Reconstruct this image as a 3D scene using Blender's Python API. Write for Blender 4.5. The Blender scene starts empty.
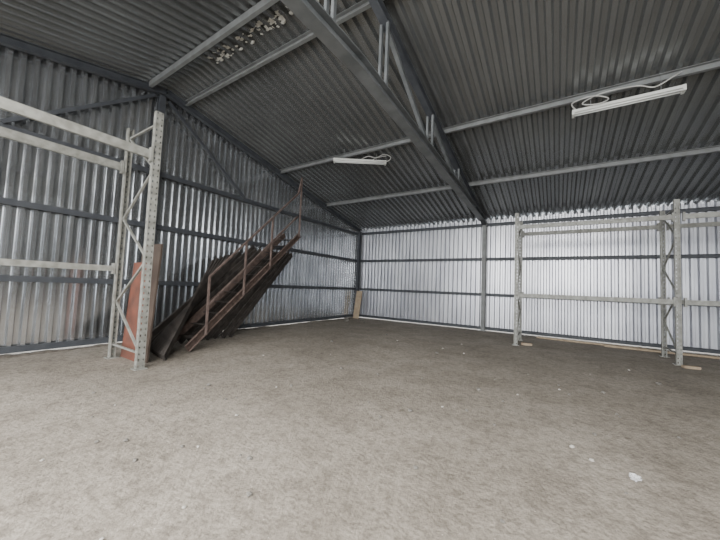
import bpy, math, random
from mathutils import Vector, Matrix, noise as mnoise
random.seed(7)
S=bpy.context.scene
COL=S.collection
BACK=12.75; LEFT=-8.42; RIGHT=8.0; FRONT=-5.75; RIDGE=3.5
EAVE=4.36; PEAK=6.3
def roofz(y):
    return PEAK-(PEAK-EAVE)*abs(y-RIDGE)/(BACK-RIDGE)
# ---------------- materials
def newmat(name):
    m=bpy.data.materials.new(name); m.use_nodes=True
    nt=m.node_tree; b=nt.nodes['Principled BSDF']; return m,nt,b
def mat(name,c1,c2=None,scale=5,rough=.6,metal=0,bump=0,bscale=40,detail=6,stretch=(1,1,1)):
    m,nt,b=newmat(name)
    b.inputs['Roughness'].default_value=rough; b.inputs['Metallic'].default_value=metal
    tc=nt.nodes.new('ShaderNodeTexCoord'); mp=nt.nodes.new('ShaderNodeMapping')
    mp.inputs['Scale'].default_value=stretch
    nt.links.new(tc.outputs['Object'],mp.inputs['Vector'])
    n=nt.nodes.new('ShaderNodeTexNoise'); n.inputs['Scale'].default_value=scale; n.inputs['Detail'].default_value=detail
    nt.links.new(mp.outputs[0],n.inputs['Vector'])
    r=nt.nodes.new('ShaderNodeValToRGB')
    r.color_ramp.elements[0].position=.35; r.color_ramp.elements[1].position=.65
    r.color_ramp.elements[0].color=(*(c2 or [x*.75 for x in c1]),1); r.color_ramp.elements[1].color=(*c1,1)
    nt.links.new(n.outputs['Fac'],r.inputs['Fac']); nt.links.new(r.outputs['Color'],b.inputs['Base Color'])
    if bump:
        n2=nt.nodes.new('ShaderNodeTexNoise'); n2.inputs['Scale'].default_value=bscale
        nt.links.new(mp.outputs[0],n2.inputs['Vector'])
        bp=nt.nodes.new('ShaderNodeBump'); bp.inputs['Strength'].default_value=bump; bp.inputs['Distance'].default_value=.02
        nt.links.new(n2.outputs['Fac'],bp.inputs['Height']); nt.links.new(bp.outputs[0],b.inputs['Normal'])
    return m
M_wallb=mat('sheet_white',(.62,.63,.66),(.47,.48,.52),scale=1.2,rough=.36,metal=.7,stretch=(2,2,.5))
M_walll=mat('sheet_zinc',(.72,.74,.76),(.53,.55,.57),scale=1.4,rough=.18,metal=.9,stretch=(2,2,.6))
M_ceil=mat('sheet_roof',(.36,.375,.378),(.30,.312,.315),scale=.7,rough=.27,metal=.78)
M_dark=mat('steel_dark',(.07,.077,.087),(.045,.05,.06),scale=4,rough=.6)
M_grey=mat('steel_grey_primer',(.18,.19,.19),(.125,.13,.13),scale=4,rough=.5)
M_truss=mat('steel_truss',(.15,.16,.165),(.10,.11,.115),scale=4,rough=.5)
M_rack=mat('rack_paint',(.30,.305,.28),(.19,.19,.17),scale=9,rough=.5)
M_rust=mat('rusty_stair',(.14,.10,.085),(.075,.052,.043),scale=9,rough=.75,bump=.3)
M_rail=mat('rail_rust',(.17,.125,.11),(.095,.068,.06),scale=8,rough=.8)
M_plank=mat('old_plank',(.070,.060,.053),(.030,.026,.024),scale=4,rough=.9,bump=.3)
M_red=mat('red_board',(.20,.07,.045),(.12,.055,.04),scale=4,rough=.75)
M_ply=mat('plywood',(.09,.066,.05),(.06,.043,.034),scale=3,rough=.7)
M_wood=mat('pale_wood',(.42,.34,.24),(.31,.24,.17),scale=6,rough=.8,bump=.2)
M_stone=mat('stone',(.2,.19,.17),scale=20,rough=.9)
M_chip=mat('pale_chip',(.5,.48,.44),scale=20,rough=.9)
M_dirt=mat('dirt',(.20,.175,.145),(.11,.095,.08),scale=12,rough=.95,bump=.6)
M_white=mat('white_enamel',(.66,.67,.64),(.56,.57,.54),scale=3,rough=.4)
M_paper=mat('paper',(.6,.6,.6),scale=10,rough=.8)
M_foam=mat('foam',(.72,.72,.68),(.45,.45,.42),scale=15,rough=.9,bump=.5)
M_cable=mat('cable',(.45,.45,.43),scale=5,rough=.6)
M_tube,nt,b=newmat('tube'); b.inputs['Base Color'].default_value=(.8,.82,.8,1); b.inputs['Roughness'].default_value=.2
def floormat():
    m,nt,b=newmat('dusty_concrete'); L=nt.links; N=nt.nodes.new
    tc=N('ShaderNodeTexCoord')
    def noise(sc,det=8,ro=.6,dist=0):
        n=N('ShaderNodeTexNoise'); n.inputs['Scale'].default_value=sc; n.inputs['Detail'].default_value=det; n.inputs['Roughness'].default_value=ro
        n.inputs['Distortion'].default_value=dist
        L.new(tc.outputs['Object'],n.inputs['Vector']); return n.outputs['Fac']
    def vor(sc):
        n=N('ShaderNodeTexVoronoi'); n.inputs['Scale'].default_value=sc
        L.new(tc.outputs['Object'],n.inputs['Vector']); return n.outputs['Distance']
    def ramp(n,p0,c0,p1,c1):
        r=N('ShaderNodeValToRGB'); e=r.color_ramp.elements
        e[0].position=p0; e[1].position=p1; e[0].color=(*c0,1); e[1].color=(*c1,1)
        L.new(n,r.inputs['Fac']); return r.outputs[0]
    def mul(a,bb,f=1,bt='MULTIPLY'):
        x=N('ShaderNodeMix'); x.data_type='RGBA'; x.blend_type=bt; x.inputs['Factor'].default_value=f
        L.new(a,x.inputs['A']); L.new(bb,x.inputs['B']); return x.outputs['Result']
    c=ramp(noise(.4,6,.65),.38,(.255,.228,.190),.62,(.335,.303,.258))
    c=mul(c,ramp(noise(1.9,10,.68,.3),.38,(.80,.79,.78),.54,(1,1,1)))
    c=mul(c,ramp(noise(12,7,.7),.40,(.74,.73,.72),.54,(1.06,1.06,1.06)))
    c=mul(c,ramp(noise(55,4,.7),.38,(.72,.71,.70),.55,(1.04,1.04,1.04)),.8)
    c=mul(c,ramp(vor(6),.03,(.35,.33,.31),.07,(1,1,1)),.7)
    c=mul(c,ramp(vor(2.1),.035,(.45,.43,.40),.10,(1,1,1)),.6)
    c=mul(c,ramp(vor(9.3),.025,(.5,.48,.45),.055,(0,0,0)),.5,'ADD')
    L.new(c,b.inputs['Base Color'])
    b.inputs['Roughness'].default_value=.88
    bp=N('ShaderNodeBump'); bp.inputs['Strength'].default_value=.8; bp.inputs['Distance'].default_value=.02
    L.new(noise(28,6,.65),bp.inputs['Height']); L.new(bp.outputs[0],b.inputs['Normal'])
    return m
M_floor=floormat()
# ---------------- helpers
def mk(name,verts,faces,m,parent=None,smooth=False):
    me=bpy.data.meshes.new(name); me.from_pydata([tuple(v) for v in verts],[],faces); me.update()
    if smooth:
        for p in me.polygons: p.use_smooth=True
    me.materials.append(m)
    o=bpy.data.objects.new(name,me); COL.objects.link(o)
    if parent is not None: o.parent=parent
    return o
def tag(o,label,cat,group=None):
    o['label']=label; o['category']=cat
    if group: o['group']=group
    return o
def struct(o): o['kind']='structure'; return o
def empty(name,loc):
    e=bpy.data.objects.new(name,None); e.location=loc; e.empty_display_size=.2; COL.objects.link(e); return e
def setorigin(o,p):
    p=Vector(p); o.data.transform(Matrix.Translation(-p)); o.location=p; return o
class G:
    def __init__(s): s.v=[]; s.f=[]
    def add(s,vs,fs):
        k=len(s.v); s.v+= [Vector(v) for v in vs]; s.f+=[[i+k for i in f] for f in fs]
    def sweep(s,a,b,prof,up=(0,0,1)):
        a=Vector(a); b=Vector(b); d=(b-a).normalized(); up=Vector(up)
        if abs(d.dot(up))>.98: up=Vector((0,1,0)) if abs(d.y)<.9 else Vector((1,0,0))
        sx=d.cross(up).normalized(); uz=sx.cross(d).normalized()
        n=len(prof); vs=[p+sx*x+uz*z for p in (a,b) for x,z in prof]
        fs=[[i,(i+1)%n,n+(i+1)%n,n+i] for i in range(n)]+[list(range(n))[::-1],list(range(n,2*n))]
        s.add(vs,fs)
    def box(s,a,b,w,h,up=(0,0,1)):
        s.sweep(a,b,[(-w/2,-h/2),(w/2,-h/2),(w/2,h/2),(-w/2,h/2)],up)
    def aabb(s,lo,hi):
        s.box(((lo[0]+hi[0])/2,lo[1],(lo[2]+hi[2])/2),((lo[0]+hi[0])/2,hi[1],(lo[2]+hi[2])/2),hi[0]-lo[0],hi[2]-lo[2])
    def tube(s,a,b,r,n=10):
        s.sweep(a,b,[(r*math.cos(2*math.pi*i/n),r*math.sin(2*math.pi*i/n)) for i in range(n)])
    def mk(s,name,m,parent=None,smooth=False):
        off=Vector((0,0,0)) if parent is None else parent.location
        return mk(name,[v-off for v in s.v],s.f,m,parent,smooth)
def prC(w,h,t,side=1):
    q=[(-w/2,-h/2),(w/2,-h/2),(w/2,-h/2+t),(-w/2+t,-h/2+t),(-w/2+t,h/2-t),(w/2,h/2-t),(w/2,h/2),(-w/2,h/2)]
    return [(side*x,z) for x,z in (q if side==1 else q[::-1])]
def prI(w,h,t):
    return [(-w/2,-h/2),(w/2,-h/2),(w/2,-h/2+t),(t/2,-h/2+t),(t/2,h/2-t),(w/2,h/2-t),(w/2,h/2),(-w/2,h/2),(-w/2,h/2-t),(-t/2,h/2-t),(-t/2,-h/2+t),(-w/2,-h/2+t)]
# ---------------- corrugated sheets
def corr(name,u0,u1,pitch,depth,fn,m,ws=(0,1),seq=((0,0),(.34,0),(.5,1),(.84,1))):
    pts=[]; u=u0
    while u<u1:
        for a,o in seq:
            uu=u+a*pitch
            if uu<=u1: pts.append((uu,o*depth))
        u+=pitch
    pts.append((u1,0))
    vs=[];fs=[]; nw=len(ws)
    for (uu,o) in pts:
        for w in ws: vs.append(fn(uu,w,o))
    for i in range(len(pts)-1):
        for j in range(nw-1):
            a=i*nw+j; fs.append([a,a+nw,a+nw+1,a+1])
    o=mk(name,vs,fs,m); return struct(o)
GAP=.03
corr('wall_back',LEFT,RIGHT,.18,.085,lambda u,w,o:(u,BACK+o,GAP+w*(EAVE+.05-GAP)),M_wallb)
corr('wall_left',FRONT,BACK,.175,.08,lambda u,w,o:(LEFT-o,u,GAP+w*(roofz(u)+.03-GAP)),M_walll)
corr('wall_right',FRONT,BACK,.2,.06,lambda u,w,o:(RIGHT+o,u,GAP+w*(roofz(u)-.01-GAP)),M_ceil)  # wall out of view, added so the left wall sheets reflect darker
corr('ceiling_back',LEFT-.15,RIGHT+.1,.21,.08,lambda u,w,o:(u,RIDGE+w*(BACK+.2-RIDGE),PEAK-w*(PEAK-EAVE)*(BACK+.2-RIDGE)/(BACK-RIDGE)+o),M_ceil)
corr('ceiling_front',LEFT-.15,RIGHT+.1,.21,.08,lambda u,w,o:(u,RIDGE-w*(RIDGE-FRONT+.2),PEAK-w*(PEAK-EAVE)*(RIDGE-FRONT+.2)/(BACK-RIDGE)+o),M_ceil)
g=G(); g.add([(LEFT-.15,RIDGE-.3,PEAK+.04),(RIGHT,RIDGE-.3,PEAK+.04),(RIGHT,RIDGE,PEAK+.11),(LEFT-.15,RIDGE,PEAK+.11),(RIGHT,RIDGE+.3,PEAK+.04),(LEFT-.15,RIDGE+.3,PEAK+.04)],[[0,1,2,3],[3,2,4,5]])
struct(g.mk('ceiling_ridge',M_ceil))
# floor with gentle real unevenness inside, flat apron outside
xs=[-14]+[-8.6+.055*i for i in range(int(16.8/.055)+1)]+[14]
ys=[-9,-4]+[-1+.055*i for i in range(int(13.9/.055)+1)]+[18]
vs=[];fs=[]
for y in ys:
    for x in xs:
        if -8.5<x<8.1 and -1<=y<12.8:
            h=mnoise.noise(Vector((x*1.1,y*1.1,0)))*.5+mnoise.noise(Vector((x*3.2,y*3.2,3)))*.35+mnoise.noise(Vector((x*8,y*8,5)))*.25
            z=-max(0,min(.02,.006+h*.016))
        else: z=-.004
        vs.append((x,y,z))
nx=len(xs)
for j in range(len(ys)-1):
    for i in range(nx-1):
        a=j*nx+i; fs.append((a,a+1,a+nx+1,a+nx))
struct(mk('floor',vs,fs,M_floor,smooth=True))
vs=[];fs=[];n=260
for i in range(n):
    y=-3+15.5*i/(n-1)
    h=max(0.004,.022+.018*math.sin(y*2.1)+.012*math.sin(y*7.3+1)+random.uniform(-.01,.01)); h=min(h,.04)
    wd=.12+.08*math.sin(y*1.3)+random.uniform(-.02,.02)
    for k,(dx,hh) in enumerate(((.005,-.02),(.04,h*.9),(.04+wd*.4,h*.7),(.06+wd,-.02))):
        vs.append((LEFT+dx,y,hh))
for i in range(n-1):
    for k in range(3):
        a=i*4+k; fs.append([a,a+4,a+5,a+1])
o=mk('light_gap_dirt_ridge',vs,fs,M_dirt,smooth=True); o['kind']='stuff'; tag(o,'brown dirt ridge added to break up the light under the wall','dirt')  # added ridge, partly blocks the wall gap so leaking light looks uneven
# ---------------- columns
X3=4.25
colx=[LEFT+.09,-2.43,X3]
g0='wall columns'
for x in colx:
    g=G(); z=EAVE-.1 if x<LEFT+1 else EAVE-.05
    yy=BACK-.1
    g.sweep((x,yy,0),(x,yy,z),prI(.14,.16,.02),up=(0,1,0))
    g.aabb((x-.11,yy-.11,-.01),(x+.11,yy+.09,.015))
    o=setorigin(g.mk('steel_column',M_dark if x<-8 else M_grey),(x,yy,0))
    tag(o,'grey steel column standing against the corrugated metal wall' if x>-8 else 'dark steel corner column between corrugated walls','steel column',g0)
g=G(); g.sweep((LEFT+.1,RIDGE-.1,-.01),(LEFT+.1,RIDGE-.1,PEAK-.25),prI(.14,.14,.02),up=(1,0,0))
tag(setorigin(g.mk('steel_column',M_dark),(LEFT+.1,RIDGE-.1,0)),'tall dark steel column under the gable peak','steel column',g0)
# ---------------- girts
def girt(a,b,side,h=.11,w=.07,m=M_dark,lab='dark steel girt rail across the corrugated wall'):
    g=G(); g.sweep(a,b,prC(w,h,.012,side)); o=setorigin(g.mk('wall_girt',m),a)
    tag(o,lab,'steel rail','wall girts')
HB=[.1,1.4,2.79,4.15]
for z in HB:
    xs=[LEFT+.17,-2.51,-2.35,X3-.08,X3+.08,RIGHT]
    for i in (0,2,4):
        girt((xs[i],BACK-.045,z),(xs[i+1],BACK-.045,z),1)
for z in [.1,1.4,2.79,4.12]:
    girt((LEFT+.045,RIDGE,z),(LEFT+.045,BACK-.2,z),-1)
    girt((LEFT+.045,FRONT,z),(LEFT+.045,RIDGE-.2,z),-1)
for s in (1,-1):
    y1=RIDGE+s*(BACK-RIDGE-.1); y0=RIDGE+s*.02
    g=G(); g.sweep((LEFT+.12,y0,PEAK-.1),(LEFT+.12,y1,roofz(y1)-.1),prI(.12,.16,.015))
    tag(setorigin(g.mk('gable_rafter',M_dark),(LEFT+.12,y0,PEAK-.1)),'dark steel rafter along the sloping top of the gable wall','steel beam')
    g=G(); g.box((LEFT+.115,RIDGE+s*.15-.1,6.0),(LEFT+.115,RIDGE+s*2.5-.1,4.18),.05,.07)
    tag(setorigin(g.mk('gable_brace',M_dark),(LEFT+.115,RIDGE,6.0)),'dark steel diagonal brace on the gable wall','steel brace','gable braces')
# ---------------- purlins
for y in (9.85,7.25,3.95,3.1,.2,-2.6,-5.3):
    z=roofz(y)-.065
    g=G(); g.sweep((LEFT+.2,y,z),(RIGHT,y,z),prC(.07,.13,.01,1 if y>RIDGE else -1))
    tag(setorigin(g.mk('roof_purlin',M_grey),(LEFT+.2,y,z)),'grey steel purlin under the corrugated roof','steel beam','roof purlins')
# ---------------- trusses
B0=4.3; B1=4.72
def botz(y): return B1-(B1-B0)*abs(y-RIDGE)/(BACK-RIDGE)
def truss(x):
    t=empty('roof_truss',(x,BACK-.2,B0))
    for s in (1,-1):
        y1=RIDGE+s*(BACK-RIDGE)-(.02 if s>0 else 0)
        g=G(); g.sweep((x,RIDGE,B1),(x,y1,botz(y1)),prI(.19,.2,.022)); g.mk('bottom_chord',M_truss,t)
        g=G(); g.sweep((x,RIDGE,PEAK-.2),(x,y1,roofz(y1)-.2),prI(.14,.15,.015)); g.mk('top_chord',M_dark,t)
    ds=(.7,2.9,5.1,7.1)
    for dy in ds:
        for s in (1,-1):
            y=RIDGE+s*dy
            for off in (-.06,.06):
                g=G(); g.box((x+off,y,botz(y)+.08),(x+off,y,roofz(y)-.26),.045,.055,up=(0,1,0)); g.mk('web_post',M_truss,t)
            g=G(); g.aabb((x-.105,y-.17,botz(y)+.02),(x-.095,y+.17,botz(y)+.28)); g.mk('gusset_plate',M_truss,t)
    for a,b_ in zip(ds,ds[1:]):
        for s in (1,-1):
            ya=RIDGE+s*(a+.1); yb=RIDGE+s*(b_-.1)
            g=G(); g.box((x,ya,roofz(ya)-.28),(x,yb,botz(yb)+.1),.07,.08); g.mk('web_diagonal',M_truss,t)
    tag(t,'grey steel roof truss with double-angle webs spanning to the wall column','roof truss','roof trusses')
truss(-2.43)
truss(X3)
# ---------------- fluorescent lamps
def crom(P,n=8):
    P=[Vector(p) for p in P]; P=[P[0]]+P+[P[-1]]; out=[]
    for i in range(1,len(P)-2):
        for k in range(n):
            t=k/n; a,b,c,d=P[i-1:i+3]
            out.append(.5*((2*b)+(c-a)*t+(2*a-5*b+4*c-d)*t*t+(3*b-a-3*c+d)*t**3))
    out.append(P[-2]); return out
def lamp(xc,y,z,L,pts,rot=0):
    t=empty('fluorescent_lamp',(xc,y,z))
    g=G(); a=L/2
    g.sweep((xc-a,y,z),(xc+a,y,z),[(-.07,-.025),(.07,-.025),(.055,.035),(-.055,.035)]); g.mk('housing',M_white,t)
    for dy in (-.04,.04):
        g=G(); g.tube((xc-a+.04,y+dy,z-.045),(xc+a-.04,y+dy,z-.045),.014); g.mk('tube',M_tube,t,True)
    for e in (-1,1):
        g=G(); x=xc+e*(a-.02); g.aabb((x-.02,y-.075,z-.07),(x+.02,y+.075,z+.03)); g.mk('end_cap',M_white,t)
        g=G(); x=xc+e*(a-.3); yy=y+e*(a-.3)*math.sin(rot)
        g.tube((x,y,z+.03),(x,y,roofz(yy)-.02),.006,6); g.mk('suspension_rod',M_grey,t)
    g=G(); c=crom([(xc+p[0]*a,y+p[1],z+p[2]) for p in pts])
    for p,q in zip(c,c[1:]): g.tube(p,q,.011,6)
    g.mk('power_cable',M_cable,t)
    t.rotation_euler=(0,0,rot)
    tag(t,'white twin-tube fluorescent strip lamp hung under a purlin','ceiling lamp','strip lamps')
lamp(-4.9,7.3,5.2,1.55,[(.0,0,.03),(.3,-.08,.12),(.6,-.1,.08),(.9,-.08,.2),(1.15,-.1,.12),(1.05,-.1,0),(.7,-.1,-.02),(.5,-.05,.05),(.8,0,.16),(1.0,.02,.2)],math.radians(34))
lamp(1.03,7.22,5.15,1.6,[(-.9,0,.03),(-1.0,-.1,.15),(-.6,-.1,.2),(-.3,-.1,.08),(-.5,-.1,.02),(-.8,-.1,.1),(-.4,-.05,.24),(.2,-.08,.2),(.5,-.1,.09),(.8,-.1,.2),(.95,0,.3)])
# ---------------- foam at ridge
g=G()
for i in range(90):
    x=-6.3+3.0*random.random(); y=RIDGE+random.uniform(-.13,.13); r=random.uniform(.015,.045)
    n=6; vs=[(x,y,roofz(y)-.0+.02-r)]
    for k in range(n): 
        a=2*math.pi*k/n; vs.append((x+r*1.8*math.cos(a)*random.uniform(.6,1.4),y+r*math.sin(a)*random.uniform(.7,1.3),roofz(y)+.02))
    g.add(vs,[[0,1+k,1+(k+1)%n] for k in range(n)])
o=g.mk('foam_sealant',M_foam); o['kind']='stuff'; tag(o,'patchy white expanding foam along the roof ridge','foam')
# ---------------- racks
def upright(t,x,y,h,w=.1,face=-1,axis='y',m=M_rack):
    g=G(); ww=w; d=.08
    def P(u,v,z):
        return (x+v*face*-1,y+u,z) if axis=='x' else (x+u,y-v*face,z)
    step=.1; n=int(h/step)
    ucuts=[-ww/2,-ww/2+.016,-ww/2+.034,ww/2-.034,ww/2-.016,ww/2]
    for k in range(n+1):
        z0=k*step; z1=min(h,z0+step)
        if z1-z0<.02: continue
        zc=[z0,z0+.035,z0+.07,z1] if z1-z0>.08 else [z0,z1]
        for i in range(5):
            for j in range(len(zc)-1):
                if i in (1,3) and j==1 and len(zc)==4: continue
                g.add([P(ucuts[i],0,zc[j]),P(ucuts[i+1],0,zc[j]),P(ucuts[i+1],0,zc[j+1]),P(ucuts[i],0,zc[j+1])],[[0,1,2,3]])
    for e in (-1,1):
        u=e*ww/2
        for k in range(n+1):
            z0=k*step; z1=min(h,z0+step)
            if z1-z0<.02: continue
            zc=[z0,z0+.04,z0+.06,z1] if z1-z0>.08 else [z0,z1]
            vc=[0,.03,.05,d]
            for i in range(3):
                for j in range(len(zc)-1):
                    if i==1 and j==1 and len(zc)==4: continue
                    g.add([P(u,vc[i],zc[j]),P(u,vc[i+1],zc[j]),P(u,vc[i+1],zc[j+1]),P(u,vc[i],zc[j+1])],[[0,1,2,3]])
        g.add([P(u,d,0),P(u-e*.025,d,0),P(u-e*.025,d,h),P(u,d,h)],[[0,1,2,3]])
    o=g.mk('upright_post',m,t)
    g=G(); cx,cy,_=P(0,d/2,0); g.aabb((cx-.09,cy-.09,-.012),(cx+.09,cy+.09,.012)); g.mk('base_plate',m,t)
def rbeam(t,a,b,h=.12,w=.05):
    g=G(); g.box(a,b,w,h); g.mk('load_beam',M_rack,t)
    a=Vector(a);b=Vector(b);d=(b-a).normalized()
    for p,s in ((a,1),(b,-1)):
        g=G(); q=p+d*s*.012; g.box(q-d*.02,q+d*.02,w+.03,h+.1); g.mk('beam_connector',M_rack,t)
def bracing(t,p,q,h,n,z0=.25,d=.035):
    p=Vector(p);q=Vector(q); st=(h-.2-z0)/n
    for k in range(n):
        za=z0+k*st; zb=za+st
        a,b=(p,q) if k%2==0 else (q,p)
        g=G(); g.box(a+Vector((0,0,za)),b+Vector((0,0,zb)),d,d*.8); g.mk('diagonal_brace',M_rack,t)
    for z in (z0,h-.2):
        g=G(); g.box(p+Vector((0,0,z)),q+Vector((0,0,z)),d,d*.8); g.mk('horizontal_brace',M_rack,t)
t=empty('pallet_rack',(-6.4,1.0,0))
FX,RX=-5.78,-7.02; H=4.38
for y in (2.36,-.9):
    upright(t,FX,y,H,w=.12,face=1,axis='x'); upright(t,RX,y,H,w=.1,face=-1,axis='x')
    bracing(t,(FX-.06,y,0),(RX+.06,y,0),H,5)
rbeam(t,(FX-.02,2.29,3.6),(FX-.02,-.84,3.6),.14)
rbeam(t,(RX+.03,2.29,3.6),(RX+.03,-.84,3.6),.14)
rbeam(t,(RX+.03,2.29,1.66),(RX+.03,-.84,1.66),.1)
tag(t,'tall grey perforated steel pallet rack beside the gable wall','pallet rack','pallet racks')
t=empty('pallet_rack',(.7,10.5,0))
FY,RY=10.0,11.25; H=3.88
for x in (-1.02,2.36):
    upright(t,x,FY,H,w=.1,face=-1,axis='y'); upright(t,x,RY,H,w=.1,face=1,axis='y')
    bracing(t,(x,FY+.06,0),(x,RY-.06,0),H,5)
for z in (3.45,1.45):
    rbeam(t,(-.96,FY,z),(2.3,FY,z),.11)
    rbeam(t,(-.96,RY,z),(2.3,RY,z),.11)
tag(t,'grey steel pallet rack frame standing before the white corrugated wall','pallet rack','pallet racks')
t=empty('pallet_rack',(4.5,10.5,0))
for x in (5.9,):
    upright(t,x,FY,H,w=.1,face=-1,axis='y'); upright(t,x,RY,H,w=.1,face=1,axis='y')
    bracing(t,(x,FY+.06,0),(x,RY-.06,0),H,5)
for z in (3.45,1.45):
    rbeam(t,(2.46,FY,z),(5.85,FY,z),.11)
    rbeam(t,(2.46,RY,z),(5.85,RY,z),.11)
tag(t,'grey steel pallet rack bay joined onto its neighbour frame','pallet rack','pallet racks')
# ---------------- staircase
B=Vector((-6.42,3.45,0)); Tn=Vector((-7.22,7.35,3.16))
hd=Vector((Tn.x-B.x,Tn.y-B.y,0)).normalized(); side=Vector((-hd.y,hd.x,0)); W=.62
if side.x>0: side=-side
t=empty('metal_staircase',tuple(B))
for off in (0,W):
    g=G(); g.sweep(B+side*off+Vector((0,0,.08)),Tn+side*off,prC(.06,.16,.01,1 if off==0 else -1)); g.mk('stringer',M_rust,t)
n=13
for k in range(1,n):
    p=B.lerp(Tn,k/n)
    g=G(); c=p+Vector((0,0,.02))
    g.box(c+side*.03,c+side*(W-.03),.15,.012); g.mk('tread',M_plank,t)
def off(k): return 1.25+.3*k
fr=[.1,.37,.62,.97]
for i,k in enumerate(fr):
    p=B.lerp(Tn,k); h=off(k) if i<3 else 1.98
    g=G(); g.box(p-side*.05,p-side*.05+Vector((0,0,h)),.04,.04); g.mk('baluster',M_rail,t)
for fac in (1,.5):
    ks=[.1,.37,.62,.93]; 
    g=G()
    pts=[B.lerp(Tn,k)-side*.05+Vector((0,0,off(k)*fac)) for k in ks]
    if fac==1: pts.append(B.lerp(Tn,.97)-side*.05+Vector((0,0,1.98)))
    for a,b_ in zip(pts,pts[1:]): g.box(a,b_,.04,.04)
    g.mk('handrail' if fac==1 else 'mid_rail',M_rail,t)
tag(t,'rusty brown metal staircase with pipe handrail leaning toward the wall','staircase')
# ---------------- leaning planks
def plank(a,b_,w,th,up):
    a=Vector(a); g=G(); g.box(a,b_,w,th,up=up)
    o=setorigin(g.mk('plank',M_plank),a)
    tag(o,'dusty weathered brown plank leaning against the corrugated wall','plank','leaning dusty planks')
for i in range(11):
    y=2.95+.215*i
    L=3.5-.045*i; sh=random.uniform(.93,1.0)
    a=Vector((-7.42-.02*(i%3),y,.045)); e=Vector((LEFT+.16,y+L,2.72))
    plank(a,a.lerp(e,sh),.05,.15,(0,0,1))
for i in range(8):
    f=i/7
    a=Vector((-6.08-.9*f,2.85+.15*f,.045))
    tp=Vector((LEFT+.22,5.0+.85*f,2.1+.3*f))
    plank(a,a.lerp(tp,random.uniform(.96,1)),.045,.16,(0,0,1))
def panel(name,x0,x1,y,h,lean,m,lab,th=.03):
    g=G(); c=(x0+x1)/2
    g.box((c,y,-.005),(c,y+lean,h),x1-x0,th,up=(0,1,0))
    tag(setorigin(g.mk(name,m),(c,y,0)),lab,'board')
panel('red_panel',-7.0,-6.38,2.52,1.8,.1,M_red,'dull red painted board standing upright inside the rack frame')
panel('plywood_sheet',-6.92,-6.16,2.62,2.15,.1,M_ply,'brown plywood sheet standing behind the red board')
panel('timber_board',-8.25,-7.93,12.25,1.3,.25,M_wood,'pale wooden board leaning in the room corner')
for (a,b_,lab) in [((-.6,12.3,.02),(2.2,12.2,.02),'pale timber lath lying on the floor by the wall'),((1.2,12.0,.02),(5.5,12.05,.02),'long pale timber lath lying on the floor by the wall')]:
    g=G(); g.box(a,b_,.14,.05); tag(setorigin(g.mk('timber_lath',M_wood),a),lab,'timber')
for (x,y) in [(-.75,10.3),(2.5,9.75)]:
    g=G(); g.box((x-.15,y,.022),(x+.12,y+.06,.022),.12,.06); tag(setorigin(g.mk('wood_block',M_wood),(x,y,0)),'pale wooden block lying at the rack foot','wood block','wood blocks')
import bmesh
def pebble(x,y,r,m,name,lab,cat,grp,flat=.6,jit=.25):
    bm=bmesh.new(); bmesh.ops.create_icosphere(bm,subdivisions=2 if jit<.4 else 3,radius=r)
    for v in bm.verts:
        v.co*=random.uniform(1-jit,1+jit*.8); v.co.z*=flat
    zmin=min(v.co.z for v in bm.verts)
    for v in bm.verts: v.co.z-=zmin
    me=bpy.data.meshes.new(name); bm.to_mesh(me); bm.free(); me.materials.append(m)
    o=bpy.data.objects.new(name,me); o.location=(x,y,-.008); o.rotation_euler=(0,0,random.uniform(0,6)); COL.objects.link(o); tag(o,lab,cat,grp)
pebble(.545,3.47,.036,M_paper,'crumpled_paper','crumpled white paper scrap on the dusty floor','paper',None,.6,.5)
for x,y,r in [(-2.2,1.78,.025),(-1.52,3.6,.03),(-4.2,2.6,.03),(-1.0,5.0,.035),(.6,6.2,.03),(-3.3,4.6,.03),(-2.4,7.2,.04),(-5.1,6.6,.04),(-.3,2.3,.015),(-7.6,10.8,.09),(-7.9,11.2,.11),(-7.3,11.5,.08),(-6.9,11.1,.05),(1.5,7.5,.04),(-4.6,8.8,.04)]:
    pebble(x,y,r,M_stone,'stone','small grey stone on the dusty concrete floor','stone','floor rubble')
for i in range(70):
    d=random.uniform(1.8,9.5); ax=math.radians(random.uniform(-18,80))
    x=-d*math.sin(ax); y=d*math.cos(ax)
    if x<-5.6 or y>12: continue
    pebble(x,y,random.uniform(.010,.022),random.choice([M_chip,M_stone,M_stone]),'concrete_chip','tiny concrete chip on the dusty floor','debris','floor chips')
# ---------------- light
w=bpy.data.worlds.new('World'); S.world=w; w.use_nodes=True
bg=w.node_tree.nodes['Background']; bg.inputs[0].default_value=(.90,.95,1,1); bg.inputs[1].default_value=4.6
def area(loc,rot,sx,sy,e,c):
    l=bpy.data.lights.new('gate_and_fill_light','AREA'); l.shape='RECTANGLE'; l.size=sx; l.size_y=sy; l.energy=e; l.color=c
    o=bpy.data.objects.new('gate_and_fill_light',l); o.location=loc; o.rotation_euler=rot; COL.objects.link(o)
area((-1,-5.6,2.2),(math.radians(90),0,0),12,4,750,(1,.98,.96))
area((-.5,-2.2,4.6),(math.radians(28),0,0),9,4,1450,(1,.97,.93))  # overhead fill, not the gate: added under the roof to brighten the floor
# ---------------- camera
cam=bpy.data.cameras.new('Camera'); cam.sensor_width=36; cam.lens=305/720*36; cam.clip_start=.05
co=bpy.data.objects.new('Camera',cam); COL.objects.link(co); S.camera=co
b_=Vector((.5436,-.8368,-.0556)).normalized(); u=Vector((-.0036,-.0686,.9977)); r=u.cross(b_).normalized(); u=b_.cross(r).normalized()
co.matrix_world=Matrix(((r.x,u.x,b_.x,0),(r.y,u.y,b_.y,0),(r.z,u.z,b_.z,1.5),(0,0,0,1)))
